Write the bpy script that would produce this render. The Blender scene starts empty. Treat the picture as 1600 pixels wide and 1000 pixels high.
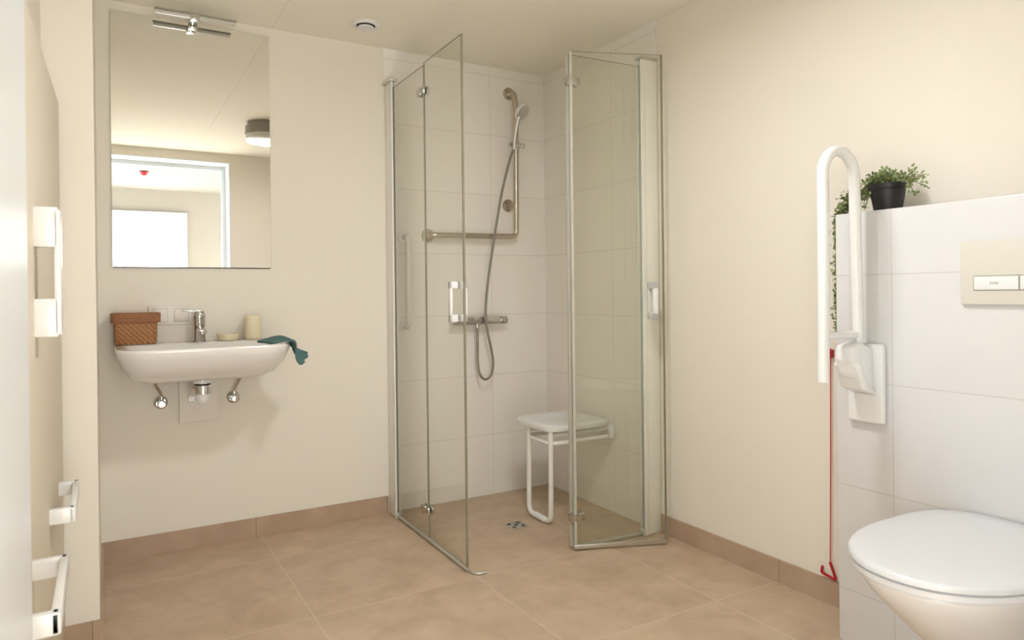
import bpy, bmesh, math, random
from mathutils import Vector, Matrix
sc = bpy.context.scene
COL = sc.collection

# ------------------------------------------------------------------ camera
F_PX, YAW, PITCH, ROLL, SHIFT_PX, CAM_H = 1083.4, 30.4087, 0.1459, -0.6421, -40.33, 1.15
y_, p_, r_ = map(math.radians, (YAW, PITCH, ROLL))
fw = Vector((math.sin(y_) * math.cos(p_), math.cos(y_) * math.cos(p_), -math.sin(p_)))
rt0 = Vector((math.cos(y_), -math.sin(y_), 0)); up0 = rt0.cross(fw)
rt = rt0 * math.cos(r_) + up0 * math.sin(r_); up = -rt0 * math.sin(r_) + up0 * math.cos(r_)
cd = bpy.data.cameras.new('camera'); cam = bpy.data.objects.new('camera', cd); COL.objects.link(cam)
M4 = Matrix((rt, up, -fw)).transposed().to_4x4(); M4.translation = (0, 0, CAM_H)
cam.matrix_world = M4
cd.sensor_width = 36; cd.lens = F_PX / 1600 * 36; cd.shift_y = SHIFT_PX / 1600
cd.clip_start = 0.02
cd.dof.use_dof = True; cd.dof.focus_distance = 3.0; cd.dof.aperture_fstop = 5.0
sc.camera = cam

# ------------------------------------------------------------------ world, lights, exposure
w = bpy.data.worlds.new('world'); sc.world = w; w.use_nodes = True
w.node_tree.nodes['Background'].inputs[0].default_value = (0.95, 0.97, 1.0, 1)
w.node_tree.nodes['Background'].inputs[1].default_value = 1.0
vs = sc.view_settings
vs.view_transform = 'Standard'; vs.look = 'None'; vs.gamma = 1; vs.use_curve_mapping = False
vs.exposure = -0.04

def area(name, loc, target, sx, sy, power, color):
    l = bpy.data.lights.new(name, 'AREA'); l.shape = 'RECTANGLE'; l.size = sx; l.size_y = sy
    l.energy = power; l.color = color
    o = bpy.data.objects.new(name, l); COL.objects.link(o); o.location = loc
    o.rotation_euler = (Vector(target) - Vector(loc)).to_track_quat('-Z', 'Y').to_euler()
    return o
# fill lights added at the hall ends, out of view, in front of made-up windows
area('hall_fill_left', (-1.93, -1.25, 1.35), (0, -1.25, 1.35), 1.7, 1.7, 62, (0.86, 0.94, 1.0))
area('hall_fill_right', (2.93, -1.25, 1.35), (0, -1.25, 1.35), 1.7, 1.7, 60, (0.92, 0.96, 1.0))
# daylight through the glazed hall door opposite the doorway
area('daylight_hall_door', (0.39, -2.455, 1.06), (0.39, 0, 1.06), 0.80, 2.04, 34, (0.92, 0.96, 1.0))
# weak fill light added under the bathroom ceiling lamp, which is itself unlit
lamp_fill = area('ceiling_lamp_fill', (1.06, 1.50, 2.298), (1.06, 1.50, 0), 0.27, 0.27, 18.5, (0.96, 0.97, 1.0)); lamp_fill.data.shape = 'DISK'
# added light onto the hall floor, bouncing up to brighten the bathroom ceiling
area('hall_bounce_fill', (0.42, -0.95, 2.40), (0.44, -0.90, 0.0), 1.2, 0.7, 150, (0.95, 0.98, 1.0)).data.spread = math.radians(80)

# ------------------------------------------------------------------ materials
def srgb(r, g, b):
    f = lambda c: (c / 255 / 12.92) if c <= 10 else ((c / 255 + 0.055) / 1.055) ** 2.4
    return (f(r), f(g), f(b), 1)
def mat(name, col, rough=0.5, metal=0.0, coat=0.0, trans=0.0, noise=0.0, nscale=8.0, bump=0.0, bscale=60.0, ior=1.5, spec=0.5):
    m = bpy.data.materials.new(name); m.use_nodes = True; nt = m.node_tree
    b = nt.nodes['Principled BSDF']
    b.inputs['Base Color'].default_value = col; b.inputs['Roughness'].default_value = rough
    b.inputs['Metallic'].default_value = metal; b.inputs['Coat Weight'].default_value = coat
    b.inputs['Coat Roughness'].default_value = 0.08
    b.inputs['Transmission Weight'].default_value = trans; b.inputs['IOR'].default_value = ior
    b.inputs['Specular IOR Level'].default_value = spec
    if noise > 0:
        tc = nt.nodes.new('ShaderNodeTexCoord'); n = nt.nodes.new('ShaderNodeTexNoise'); n.inputs['Scale'].default_value = nscale
        n.inputs['Detail'].default_value = 6
        nt.links.new(tc.outputs['Object'], n.inputs['Vector'])
        mx = nt.nodes.new('ShaderNodeMix'); mx.data_type = 'RGBA'
        mx.inputs['A'].default_value = tuple(c * (1 - noise) for c in col[:3]) + (1,)
        mx.inputs['B'].default_value = tuple(min(1, c * (1 + noise)) for c in col[:3]) + (1,)
        nt.links.new(n.outputs['Fac'], mx.inputs['Factor']); nt.links.new(mx.outputs['Result'], b.inputs['Base Color'])
    if bump > 0:
        tc = nt.nodes.new('ShaderNodeTexCoord'); n = nt.nodes.new('ShaderNodeTexNoise'); n.inputs['Scale'].default_value = bscale
        nt.links.new(tc.outputs['Object'], n.inputs['Vector'])
        bp = nt.nodes.new('ShaderNodeBump'); bp.inputs['Strength'].default_value = bump; bp.inputs['Distance'].default_value = 0.002
        nt.links.new(n.outputs['Fac'], bp.inputs['Height']); nt.links.new(bp.outputs['Normal'], b.inputs['Normal'])
    return m

def grid_mat(name, axes, origin, pitch, width, base, base2, grout, rough, coat=0.0, nscale=2.0, bump=0.15, anis=None, nlo=.35, nhi=.65):
    """tiles on a world-space grid; axes = two of 0,1,2"""
    m = bpy.data.materials.new(name); m.use_nodes = True; nt = m.node_tree; N = nt.nodes; L = nt.links
    b = N['Principled BSDF']; b.inputs['Roughness'].default_value = rough; b.inputs['Coat Weight'].default_value = coat
    b.inputs['Coat Roughness'].default_value = 0.12
    geo = N.new('ShaderNodeNewGeometry'); sep = N.new('ShaderNodeSeparateXYZ'); L.new(geo.outputs['Position'], sep.inputs[0])
    def mth(op, a, bb=None):
        n = N.new('ShaderNodeMath'); n.operation = op
        for i, v in enumerate((a, bb)):
            if v is None: continue
            if isinstance(v, (int, float)): n.inputs[i].default_value = v
            else: L.new(v, n.inputs[i])
        return n.outputs[0]
    masks = []; cells = []
    for k in range(2):
        if pitch[k] is None: continue
        u = mth('DIVIDE', mth('SUBTRACT', sep.outputs[axes[k]], origin[k] - 100 * pitch[k]), pitch[k])
        fr = mth('FRACT', mth('ADD', u, 0.5))
        d = mth('MULTIPLY', mth('ABSOLUTE', mth('SUBTRACT', fr, 0.5)), pitch[k])
        mk = N.new('ShaderNodeMapRange'); mk.inputs['From Min'].default_value = width * 0.35; mk.inputs['From Max'].default_value = width * 0.65
        mk.inputs['To Min'].default_value = 1; mk.inputs['To Max'].default_value = 0; L.new(d, mk.inputs['Value'])
        masks.append(mk.outputs[0]); cells.append(mth('FLOOR', u))
    msk = masks[0] if len(masks) == 1 else mth('MAXIMUM', masks[0], masks[1])
    cid = cells[0] if len(cells) == 1 else mth('ADD', mth('MULTIPLY', cells[0], 7.31), mth('MULTIPLY', cells[1], 3.77))
    comb = N.new('ShaderNodeCombineXYZ'); L.new(cid, comb.inputs[2]); L.new(cid, comb.inputs[0])
    va = N.new('ShaderNodeVectorMath'); va.operation = 'ADD'; L.new(geo.outputs['Position'], va.inputs[0]); L.new(comb.outputs[0], va.inputs[1])
    no = N.new('ShaderNodeTexNoise'); no.inputs['Scale'].default_value = nscale; no.inputs['Detail'].default_value = 8; no.inputs['Roughness'].default_value = 0.62
    no.inputs['Distortion'].default_value = 0.25
    L.new(va.outputs[0], no.inputs['Vector'])
    mr = N.new('ShaderNodeMapRange'); mr.inputs['From Min'].default_value = nlo; mr.inputs['From Max'].default_value = nhi; L.new(no.outputs['Fac'], mr.inputs['Value'])
    mx = N.new('ShaderNodeMix'); mx.data_type = 'RGBA'; mx.inputs['A'].default_value = base; mx.inputs['B'].default_value = base2
    L.new(mr.outputs[0], mx.inputs['Factor'])
    m2 = N.new('ShaderNodeMix'); m2.data_type = 'RGBA'; m2.inputs['B'].default_value = grout
    L.new(mx.outputs['Result'], m2.inputs['A']); L.new(msk, m2.inputs['Factor']); L.new(m2.outputs['Result'], b.inputs['Base Color'])
    bp = N.new('ShaderNodeBump'); bp.invert = True; bp.inputs['Strength'].default_value = bump; bp.inputs['Distance'].default_value = 0.001
    L.new(msk, bp.inputs['Height']); L.new(bp.outputs['Normal'], b.inputs['Normal'])
    return m

WALLC = srgb(239, 232, 219)
M = {}
M['paint'] = mat('cream_wall_paint', WALLC, 0.85, bump=0.08, bscale=220, spec=0.2)
M['ceil'] = mat('ceiling_paint', srgb(250, 245, 231), 0.9, bump=0.06, bscale=180, spec=0.2)
TILE1, TILE2, TGR = srgb(246, 241, 233), srgb(248, 244, 237), srgb(224, 218, 206)
M['tile_back'] = grid_mat('white_tiles_back', (0, 2), (1.905, 1.0245), (0.64, 0.3410), 0.003, TILE1, TILE2, TGR, 0.28, 0.3)
M['tile_right'] = grid_mat('white_tiles_right', (1, 2), (2.837, 1.0245), (0.64, 0.3410), 0.003, TILE1, TILE2, TGR, 0.28, 0.3)
M['tile_duct'] = grid_mat('white_tiles_duct', (1, 2), (1.238, 0.8535), (0.64, 0.3395), 0.003, srgb(223, 222, 221), srgb(226, 225, 224), srgb(206, 204, 199), 0.3, 0.3)
FL1, FL2 = srgb(181, 157, 131), srgb(207, 184, 158)
M['floor'] = grid_mat('floor_stone_tiles', (0, 1), (1.287, 1.835), (0.655, 0.655), 0.004, FL1, FL2, srgb(212, 193, 170), 0.42, 0.0, nscale=6.5, bump=0.2, nlo=.3, nhi=.7)
M['skirt_x'] = grid_mat('skirting_tiles_back', (0, 2), (0.608, 50), (0.655, None), 0.003, srgb(172, 146, 122), srgb(188, 163, 139), srgb(140, 116, 94), 0.45, nscale=4)
M['skirt_y'] = grid_mat('skirting_tiles_right', (1, 2), (1.818, 50), (0.655, None), 0.003, srgb(178, 153, 130), srgb(193, 169, 146), srgb(140, 116, 94), 0.45, nscale=4)
M['hallfloor'] = mat('hall_floor', srgb(222, 214, 200), 0.5, noise=0.1)
M['hallpaint'] = mat('hall_paint', srgb(170, 165, 155), 0.85)
M['lacquer'] = mat('white_lacquer', srgb(238, 243, 246), 0.35, coat=0.2)
M['panelm'] = mat('pale_panel', srgb(222, 212, 192), 0.55)
M['ceramic'] = mat('white_ceramic', srgb(242, 239, 235), 0.12, coat=0.5)
M['plastic'] = mat('white_plastic', srgb(240, 240, 239), 0.35)
M['plastic2'] = mat('white_plastic_gloss', srgb(240, 240, 238), 0.22, coat=0.3)
M['plastic_warm'] = mat('warm_white_plastic', srgb(238, 231, 221), 0.4)
M['chrome'] = mat('chrome', (0.62, 0.61, 0.59, 1), 0.1, metal=1.0)
M['steel'] = mat('brushed_steel', (0.55, 0.49, 0.41, 1), 0.3, metal=1.0, bump=0.05, bscale=300)
M['alu'] = mat('satin_aluminium', (0.66, 0.65, 0.62, 1), 0.35, metal=1.0)
M['hose'] = mat('grey_hose', srgb(150, 146, 138), 0.35, metal=0.6)
M['rubber'] = mat('dark_rubber', srgb(40, 38, 36), 0.6)
M['seal'] = mat('grey_seal', srgb(190, 188, 174), 0.45)
M['white_frame'] = mat('white_powder_coat', srgb(248, 246, 240), 0.4)
M['red'] = mat('red_plastic', srgb(176, 18, 34), 0.4)
M['redcord'] = mat('red_cord', srgb(196, 60, 62), 0.7)
M['pot'] = mat('black_pot', srgb(22, 22, 24), 0.45)
M['soil'] = mat('soil', srgb(60, 45, 33), 0.95, bump=0.6, bscale=90)
M['leaf'] = mat('leaf_green', srgb(122, 138, 84), 0.5, noise=0.45, nscale=55)
M['leafpale'] = mat('leaf_pale_green', srgb(150, 160, 112), 0.5, noise=0.4, nscale=60)
M['stem'] = mat('plant_stem', srgb(116, 112, 70), 0.6)
M['towel'] = mat('teal_towel', srgb(82, 116, 114), 0.95, noise=0.4, nscale=90, bump=0.8, bscale=260)
M['cup'] = mat('cream_ceramic', srgb(235, 222, 190), 0.4)
M['lampbody'] = mat('lamp_grey', srgb(150, 146, 135), 0.4, metal=0.3)
M['lampglass'] = mat('lamp_opal', srgb(215, 212, 204), 0.3)
M['dark'] = mat('dark_gap', srgb(60, 56, 48), 0.8)
M['groove'] = mat('grey_line', srgb(196, 190, 180), 0.5)
# wicker
def wicker():
    m = mat('wicker', srgb(176, 118, 70), 0.65); nt = m.node_tree; N = nt.nodes; L = nt.links; b = N['Principled BSDF']
    tc = N.new('ShaderNodeTexCoord')
    w1 = N.new('ShaderNodeTexWave'); w1.bands_direction = 'Z'; w1.inputs['Scale'].default_value = 42; w1.inputs['Distortion'].default_value = 1.5
    w2 = N.new('ShaderNodeTexWave'); w2.bands_direction = 'DIAGONAL'; w2.inputs['Scale'].default_value = 30; w2.inputs['Distortion'].default_value = 1.0
    L.new(tc.outputs['Object'], w1.inputs[0]); L.new(tc.outputs['Object'], w2.inputs[0])
    mu = N.new('ShaderNodeMath'); mu.operation = 'MULTIPLY'; L.new(w1.outputs['Fac'], mu.inputs[0]); L.new(w2.outputs['Fac'], mu.inputs[1])
    mx = N.new('ShaderNodeMix'); mx.data_type = 'RGBA'; mx.inputs['A'].default_value = srgb(160, 108, 66); mx.inputs['B'].default_value = srgb(216, 166, 114)
    L.new(mu.outputs[0], mx.inputs['Factor']); L.new(mx.outputs['Result'], b.inputs['Base Color'])
    bp = N.new('ShaderNodeBump'); bp.inputs['Strength'].default_value = 0.5; bp.inputs['Distance'].default_value = 0.002
    L.new(mu.outputs[0], bp.inputs['Height']); L.new(bp.outputs['Normal'], b.inputs['Normal'])
    return m
M['wicker'] = wicker(); M['wicker_rim'] = mat('wicker_rim', srgb(150, 102, 66), 0.65, noise=0.25, nscale=70, bump=0.5, bscale=120)
def mirror():
    m = bpy.data.materials.new('mirror_silver'); m.use_nodes = True; b = m.node_tree.nodes['Principled BSDF']
    b.inputs['Base Color'].default_value = (0.9, 0.9, 0.88, 1); b.inputs['Metallic'].default_value = 1; b.inputs['Roughness'].default_value = 0.0
    return m
M['mirror'] = mirror()
def thin_glass(name, tint, k=1.0):
    m = bpy.data.materials.new(name); m.use_nodes = True; nt = m.node_tree; N = nt.nodes; L = nt.links
    N.remove(N['Principled BSDF']); out = N['Material Output']
    t = N.new('ShaderNodeBsdfTransparent'); t.inputs[0].default_value = tint
    g = N.new('ShaderNodeBsdfGlossy'); g.inputs['Roughness'].default_value = 0.0; g.inputs[0].default_value = (k, k, k, 1)
    geo = N.new('ShaderNodeNewGeometry'); dt = N.new('ShaderNodeVectorMath'); dt.operation = 'DOT_PRODUCT'
    L.new(geo.outputs['Incoming'], dt.inputs[0]); L.new(geo.outputs['Normal'], dt.inputs[1])
    def mth(op, a, b=None):
        n = N.new('ShaderNodeMath'); n.operation = op
        for i, v in enumerate((a, b)):
            if v is None: continue
            if isinstance(v, (int, float)): n.inputs[i].default_value = v
            else: L.new(v, n.inputs[i])
        return n
    fr = mth('ADD', mth('MULTIPLY', mth('POWER', mth('SUBTRACT', 1.0, mth('ABSOLUTE', dt.outputs['Value']).outputs[0]).outputs[0], 5.0).outputs[0], 0.96).outputs[0], 0.04)
    mx = N.new('ShaderNodeMixShader'); L.new(fr.outputs[0], mx.inputs[0]); L.new(t.outputs[0], mx.inputs[1]); L.new(g.outputs[0], mx.inputs[2])
    L.new(mx.outputs[0], out.inputs[0]); return m
M['glass'] = thin_glass('shower_glass', (0.988, 0.993, 0.972, 1), 0.7)
M['glass_edge'] = mat('glass_edge', srgb(138, 132, 112), 0.25)

# ------------------------------------------------------------------ mesh helpers
def newbm(): return bmesh.new()
def add_box(bm, c, s, rotz=0.0, bevel=0.0, seg=2, mi=0, M_=None):
    r = bmesh.ops.create_cube(bm, size=1.0); vs_ = r['verts']
    bmesh.ops.scale(bm, vec=s, verts=vs_)
    if bevel > 0:
        es = list({e for v in vs_ for e in v.link_edges})
        q = bmesh.ops.bevel(bm, geom=es, offset=bevel, segments=seg, profile=0.5, affect='EDGES')
        vs_ = list({v for f in q['faces'] for v in f.verts} | {v for v in vs_ if v.is_valid})
    if rotz: bmesh.ops.rotate(bm, verts=vs_, cent=(0, 0, 0), matrix=Matrix.Rotation(rotz, 3, 'Z'))
    if M_ is not None: bmesh.ops.transform(bm, matrix=M_, verts=vs_)
    bmesh.ops.translate(bm, vec=c, verts=vs_)
    if mi:
        for f in {f for v in vs_ for f in v.link_faces}: f.material_index = mi
    return vs_
def bb(bm, x0, x1, y0, y1, z0, z1, bevel=0.0, seg=2, mi=0):
    return add_box(bm, ((x0 + x1) / 2, (y0 + y1) / 2, (z0 + z1) / 2), (abs(x1 - x0), abs(y1 - y0), abs(z1 - z0)), 0, bevel, seg, mi)
def add_tube(bm, pts, r, n=12, closed=False, caps=True):
    pts = [Vector(p) for p in pts]; rs = r if isinstance(r, (list, tuple)) else [r] * len(pts)
    rings = []; prev = None; m = len(pts)
    for i, p in enumerate(pts):
        if closed: t = (pts[(i + 1) % m] - pts[i - 1]).normalized()
        else: t = (pts[min(i + 1, m - 1)] - pts[max(i - 1, 0)]).normalized()
        if prev is None:
            a = Vector((0, 0, 1)) if abs(t.z) < 0.9 else Vector((1, 0, 0)); u = t.cross(a).normalized()
        else: u = (prev - t * prev.dot(t)).normalized()
        v = t.cross(u); prev = u
        rings.append([bm.verts.new(p + (u * math.cos(2 * math.pi * k / n) + v * math.sin(2 * math.pi * k / n)) * rs[i]) for k in range(n)])
    for i in range(m if closed else m - 1):
        a, b = rings[i], rings[(i + 1) % m]
        for k in range(n): bm.faces.new((a[k], a[(k + 1) % n], b[(k + 1) % n], b[k]))
    if caps and not closed:
        bm.faces.new(rings[0][::-1]); bm.faces.new(rings[-1])
def add_lathe(bm, prof, c=(0, 0, 0), axis='Z', n=32):
    """prof = [(r, h)...]; axis is the direction h runs"""
    rings = []
    for r, h in prof:
        ring = []
        for k in range(n):
            a = 2 * math.pi * k / n; x, y = math.cos(a) * max(r, 1e-5), math.sin(a) * max(r, 1e-5)
            p = {'Z': (x, y, h), 'Y': (x, h, y), 'X': (h, x, y), '-Y': (x, -h, y), '-X': (-h, x, y)}[axis]
            ring.append(bm.verts.new(Vector(p) + Vector(c)))
        rings.append(ring)
    for a, b in zip(rings, rings[1:]):
        for k in range(n): bm.faces.new((a[k], a[(k + 1) % n], b[(k + 1) % n], b[k]))
    bm.faces.new(rings[0][::-1]); bm.faces.new(rings[-1])
def loft(bm, rings, cap0=True, cap1=True):
    R = [[bm.verts.new(p) for p in r] for r in rings]; n = len(R[0])
    for a, b in zip(R, R[1:]):
        for k in range(n): bm.faces.new((a[k], a[(k + 1) % n], b[(k + 1) % n], b[k]))
    if cap0: bm.faces.new(R[0][::-1])
    if cap1: bm.faces.new(R[-1])
def arc(cx, cz, r, a0, a1, n=8):
    return [(cx + r * math.cos(math.radians(a0 + (a1 - a0) * i / n)), cz + r * math.sin(math.radians(a0 + (a1 - a0) * i / n))) for i in range(n + 1)]
def rpath(pts, r, n=6):
    """polyline with rounded corners"""
    pts = [Vector(p) for p in pts]; out = [pts[0]]
    for i in range(1, len(pts) - 1):
        a, b, c = pts[i - 1], pts[i], pts[i + 1]
        d1 = (a - b).normalized(); d2 = (c - b).normalized()
        ang = d1.angle(d2); L = min(r / math.tan(ang / 2), (a - b).length * .49, (c - b).length * .49)
        p1 = b + d1 * L; p2 = b + d2 * L
        for k in range(n + 1):
            t = k / n; out.append((1 - t) ** 2 * p1 + 2 * t * (1 - t) * b + t * t * p2)
    out.append(pts[-1]); return out
def smooth_pts(pts, n=6):
    """Catmull-Rom"""
    P = [Vector(p) for p in pts]; P = [P[0] * 2 - P[1]] + P + [P[-1] * 2 - P[-2]]; out = []
    for i in range(1, len(P) - 2):
        for k in range(n):
            t = k / n; a, b, c, d = P[i - 1:i + 3]
            out.append(0.5 * ((2 * b) + (c - a) * t + (2 * a - 5 * b + 4 * c - d) * t * t + (3 * b - a - 3 * c + d) * t ** 3))
    out.append(P[-2]); return out
def obj(name, bm, m, parent=None, smooth=True, angle=35):
    me = bpy.data.meshes.new(name)
    bmesh.ops.recalc_face_normals(bm, faces=bm.faces)
    if parent is not None: bmesh.ops.translate(bm, vec=-world_loc(parent), verts=bm.verts)
    bm.to_mesh(me); bm.free()
    for mm in (m if isinstance(m, (list, tuple)) else [m]): me.materials.append(mm)
    if smooth:
        me.polygons.foreach_set('use_smooth', [True] * len(me.polygons))
        me.set_sharp_from_angle(angle=math.radians(angle))
    o = bpy.data.objects.new(name, me); COL.objects.link(o)
    if parent is not None: o.parent = parent
    return o
def world_loc(o):
    v = Vector(o.location)
    while o.parent: o = o.parent; v += o.location
    return v
def root(name, loc, label, cat, group=None):
    o = bpy.data.objects.new(name, None); COL.objects.link(o); o.location = loc; o.empty_display_size = 0.05
    o['label'] = label; o['category'] = cat
    if group: o['group'] = group
    return o
def tag(o, label, cat, group=None):
    o['label'] = label; o['category'] = cat
    if group: o['group'] = group
    return o
def struct(name, bm, m, parent=None, label=None, **k):
    o = obj(name, bm, m, parent, **k)
    if parent is None: o['kind'] = 'structure'
    if label: o['label'] = label; 
    return o
def plab(o, s): o['label'] = s; return o

R, D, H = 2.2753, 3.4774, 2.4385

# ------------------------------------------------------------------ structure
def sbox(name, b, m, label, cat=None, bevel=0.0):
    bm = newbm(); bb(bm, *b, bevel=bevel); o = struct(name, bm, m, label=label, smooth=False)
    if cat: o['category'] = cat
    return o
sbox('floor', (-0.30, R + 0.1, 0.05, D + 0.1, -0.1, 0.0), M['floor'], 'brown beige stone-look tiled floor of the bathroom', 'floor')
# bathroom ceiling with the seam between its slabs
bm = newbm(); bb(bm, -0.35, 0.706, -0.08, D + 0.12, H, H + 0.1); bb(bm, 0.709, R + 0.12, -0.08, D + 0.12, H, H + 0.1); bb(bm, 0.70, 0.715, -0.08, D + 0.12, H + 0.002, H + 0.09)
struct('ceiling', bm, M['ceil'], label='plain cream bathroom ceiling', smooth=False)['category'] = 'ceiling'
sbox('wall_back', (-0.30, 1.27, D, D + 0.1, 0, H), M['paint'], 'cream painted wall behind the washbasin and mirror', 'wall')
sbox('wall_shower_back', (1.27, R, D - 0.004, D + 0.1, 0, H), M['tile_back'], 'white tiled shower wall carrying the mixer and steel grab rail', 'wall')
sbox('wall_right', (R, R + 0.1, 0.17, 2.495, 0, H), M['paint'], 'cream painted right-hand wall', 'wall')
sbox('wall_shower_right', (R - 0.004, R + 0.1, 2.495, D + 0.1, 0, H), M['tile_right'], 'white tiled shower wall behind the folding seat', 'wall')
sbox('wall_left', (-0.30, -0.168, 0.17, 2.66, 0, H), M['paint'], 'cream painted left wall next to the doorway', 'wall')
sbox('wall_stub', (-0.30, -0.026, 2.66, D, 0, H), M['paint'], 'cream wall corner jutting out left of the washbasin', 'wall')
# wall with the doorway the photograph is taken through
bm = newbm()
bb(bm, -2.0, -0.15, -0.08, 0.17, 0, H); bb(bm, 0.995, 3.0, -0.08, 0.17, 0, H); bb(bm, -0.15, 0.995, -0.08, 0.17, 2.36, H)
struct('wall_front', bm, M['paint'], label='cream wall around the doorway seen in the mirror', smooth=False)['category'] = 'wall'
bm = newbm()
bb(bm, 0.984, 0.996, -0.085, 0.174, 0, 2.362); bb(bm, -0.150, -0.142, -0.085, 0.172, 0, 2.362); bb(bm, -0.145, 0.996, -0.085, 0.174, 2.352, 2.362)
bb(bm, 0.950, 0.990, -0.085, -0.03, 0, 2.355); bb(bm, -0.145, 0.990, -0.0852, -0.0298, 2.315, 2.356)
struct('trim_1', bm, M['lacquer'], label='white door frame around the doorway in the mirror', smooth=False)['category'] = 'door frame'
# open door leaf close to the camera
bm = newbm(); bb(bm, -0.142, -0.100, 0.185, 1.275, 0.006, 2.295, bevel=0.006, seg=3)
door = struct('door_1', bm, M['lacquer'], label='open white door leaf at the very left, close to the viewer'); door['category'] = 'door'
bm = newbm()
for z in (0.25, 1.2, 2.05): add_tube(bm, [(-0.112, 0.178, z - 0.05), (-0.112, 0.178, z + 0.05)], 0.009, 12)
obj('hinge', bm, M['alu'], door)
# hall beyond the doorway
sbox('floor_hall', (-2.0, 3.0, -2.6, 0.05, -0.1, -0.0005), M['hallfloor'], 'hall floor', 'floor')
sbox('ceiling_hall', (-2.0, 3.0, -2.6, -0.08, H, H + 0.1), M['hallpaint'], 'bright hall ceiling seen in the mirror', 'ceiling')
sbox('wall_hall', (-2.0, 3.0, -2.6, -2.5, 0, H), M['hallpaint'], 'bright hall wall seen in the mirror', 'wall')
for nm, x in (('left', -2.0), ('right', 3.0)):  # end walls out of view, their windows made up to go with the fill lights
    bm = newbm(); x0, x1 = (x - 0.1, x)if x < 0 else (x, x + 0.1)
    bb(bm, x0, x1, -2.6, -2.12, 0, H); bb(bm, x0, x1, -0.38, -0.06, 0, H); bb(bm, x0, x1, -2.12, -0.38, 0, 0.48); bb(bm, x0, x1, -2.12, -0.38, 2.22, H)
    struct('wall_hall_' + nm, bm, M['hallpaint'], label='unseen hall end wall with an added window opening', smooth=False)['category'] = 'wall'
    bm = newbm(); xc = (x0 + x1) / 2
    for a in ((-2.12, -2.06, .48, 2.22), (-0.44, -0.38, .48, 2.22), (-2.12, -0.38, .48, .54), (-2.12, -0.38, 2.16, 2.22), (-1.27, -1.23, .5, 2.2)):
        bb(bm, xc - 0.02, xc + 0.02, *a)
    struct('added_window_1' if x < 0 else 'added_window_2', bm, M['lacquer'], label='white window frame added in the hall end wall, out of view', smooth=False)['category'] = 'window'
# hall door seen in the mirror
bm = newbm(); bb(bm, -0.03, 0.81, -2.50, -2.462, 0.005, 2.10)
d2 = struct('door_2', bm, M['lacquer'], label='bright glazed hall door seen through the doorway in the mirror', smooth=False); d2['category'] = 'door'
bm = newbm(); bb(bm, 0.81, 0.88, -2.5, -2.455, 0, 2.17); bb(bm, -0.10, -0.03, -2.5, -2.455, 0, 2.17); bb(bm, -0.03, 0.81, -2.5, -2.455, 2.10, 2.17)
struct('trim_2', bm, M['lacquer'], label='white frame of the hall door in the mirror', smooth=False)['category'] = 'door frame'

# skirting
SK = 0.0895
sbox('baseboard_back', (-0.016, 1.27, D - 0.010, D, 0, SK), M['skirt_x'], 'brown tile skirting along the washbasin wall', 'skirting')
sbox('baseboard_right', (R - 0.010, R, 1.430, 2.495, 0, SK), M['skirt_y'], 'brown tile skirting along the right wall', 'skirting')
sbox('baseboard_stub', (-0.168, -0.026, 2.650, 2.66, 0, SK), M['skirt_x'], 'brown tile skirting at the foot of the left wall corner', 'skirting')
sbox('baseboard_left', (-0.026, -0.016, 2.650, D, 0, SK), M['skirt_y'], 'brown tile skirting left of the washbasin', 'skirting')
# cistern boxing
BX, BY, BZ = 2.07, 1.425, 1.393
bm = newbm(); bb(bm, BX, R, 0.17, BY, 0, BZ, bevel=0.0025)
struct('wall_cistern', bm, M['tile_duct'], label='half-height white tiled boxing behind the toilet')['category'] = 'tiled boxing'

# ------------------------------------------------------------------ left panel with grips
t = root('wall_panel', (-0.135, 2.0, 0.0), 'tall pale panel with white grips on the left wall behind the open door', 'panel')
bm = newbm(); add_box(bm, (-0.1421, 1.985, 0.9355), (0.020, 1.30, 1.671), rotz=-math.radians(0.99), bevel=0.003); obj('panel', bm, M['panelm'], t)
bm = newbm()   # upright bracket grip
y0 = 1.865
for z0, z1 in ((1.262, 1.352), (1.062, 1.148)): bb(bm, -0.136, -0.089, y0 - 0.02, y0 + 0.02, z0, z1, bevel=0.004)
bb(bm, -0.098, -0.084, y0 - 0.02, y0 + 0.045, 1.066, 1.346, bevel=0.004)
obj('upright_grip', bm, M['plastic2'], t)
for yc, zc in ((2.30, 0.583), (1.60, 0.583)):   # low towel rails: two arms and a flat bar
    bm = newbm()
    L = 0.16
    bb(bm, -0.139, -0.074, yc - L, yc - L + 0.02, zc - 0.02, zc + 0.02, bevel=0.003)
    bb(bm, -0.139, -0.074, yc + L - 0.02, yc + L, zc - 0.02, zc + 0.02, bevel=0.003)
    bb(bm, -0.088, -0.072, yc - L, yc + L, zc - 0.02, zc + 0.02, bevel=0.004)
    obj('low_rail', bm, M['plastic2'], t)

# ------------------------------------------------------------------ mirror and mirror lamp
t = root('wall_mirror', (0.36, D, 1.28), 'tall frameless mirror above the washbasin', 'mirror')
bm = newbm(); bb(bm, 0.029, 0.693, D - 0.013, D - 0.002, 1.280, 2.396, bevel=0.0015, seg=2); obj('mirror_glass', bm, M['mirror'], t, smooth=False)
bm = newbm(); bb(bm, 0.031, 0.691, D - 0.0025, D - 0.0002, 1.277, 2.394); obj('backing', bm, M['dark'], t, smooth=False)
t = root('mirror_lamp', (0.36, D, 2.40), 'slim bar lamp clipped over the top of the mirror', 'lamp')
bm = newbm(); bb(bm, 0.198, 0.533, 3.367, 3.393, 2.398, 2.406, bevel=0.002); obj('lamp_top', bm, M['lampbody'], t)
bm = newbm(); bb(bm, 0.201, 0.530, 3.369, 3.391, 2.386, 2.398, bevel=0.003); plab(obj('lamp_diffuser', bm, M['lampglass'], t), 'pale diffuser strip')
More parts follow.
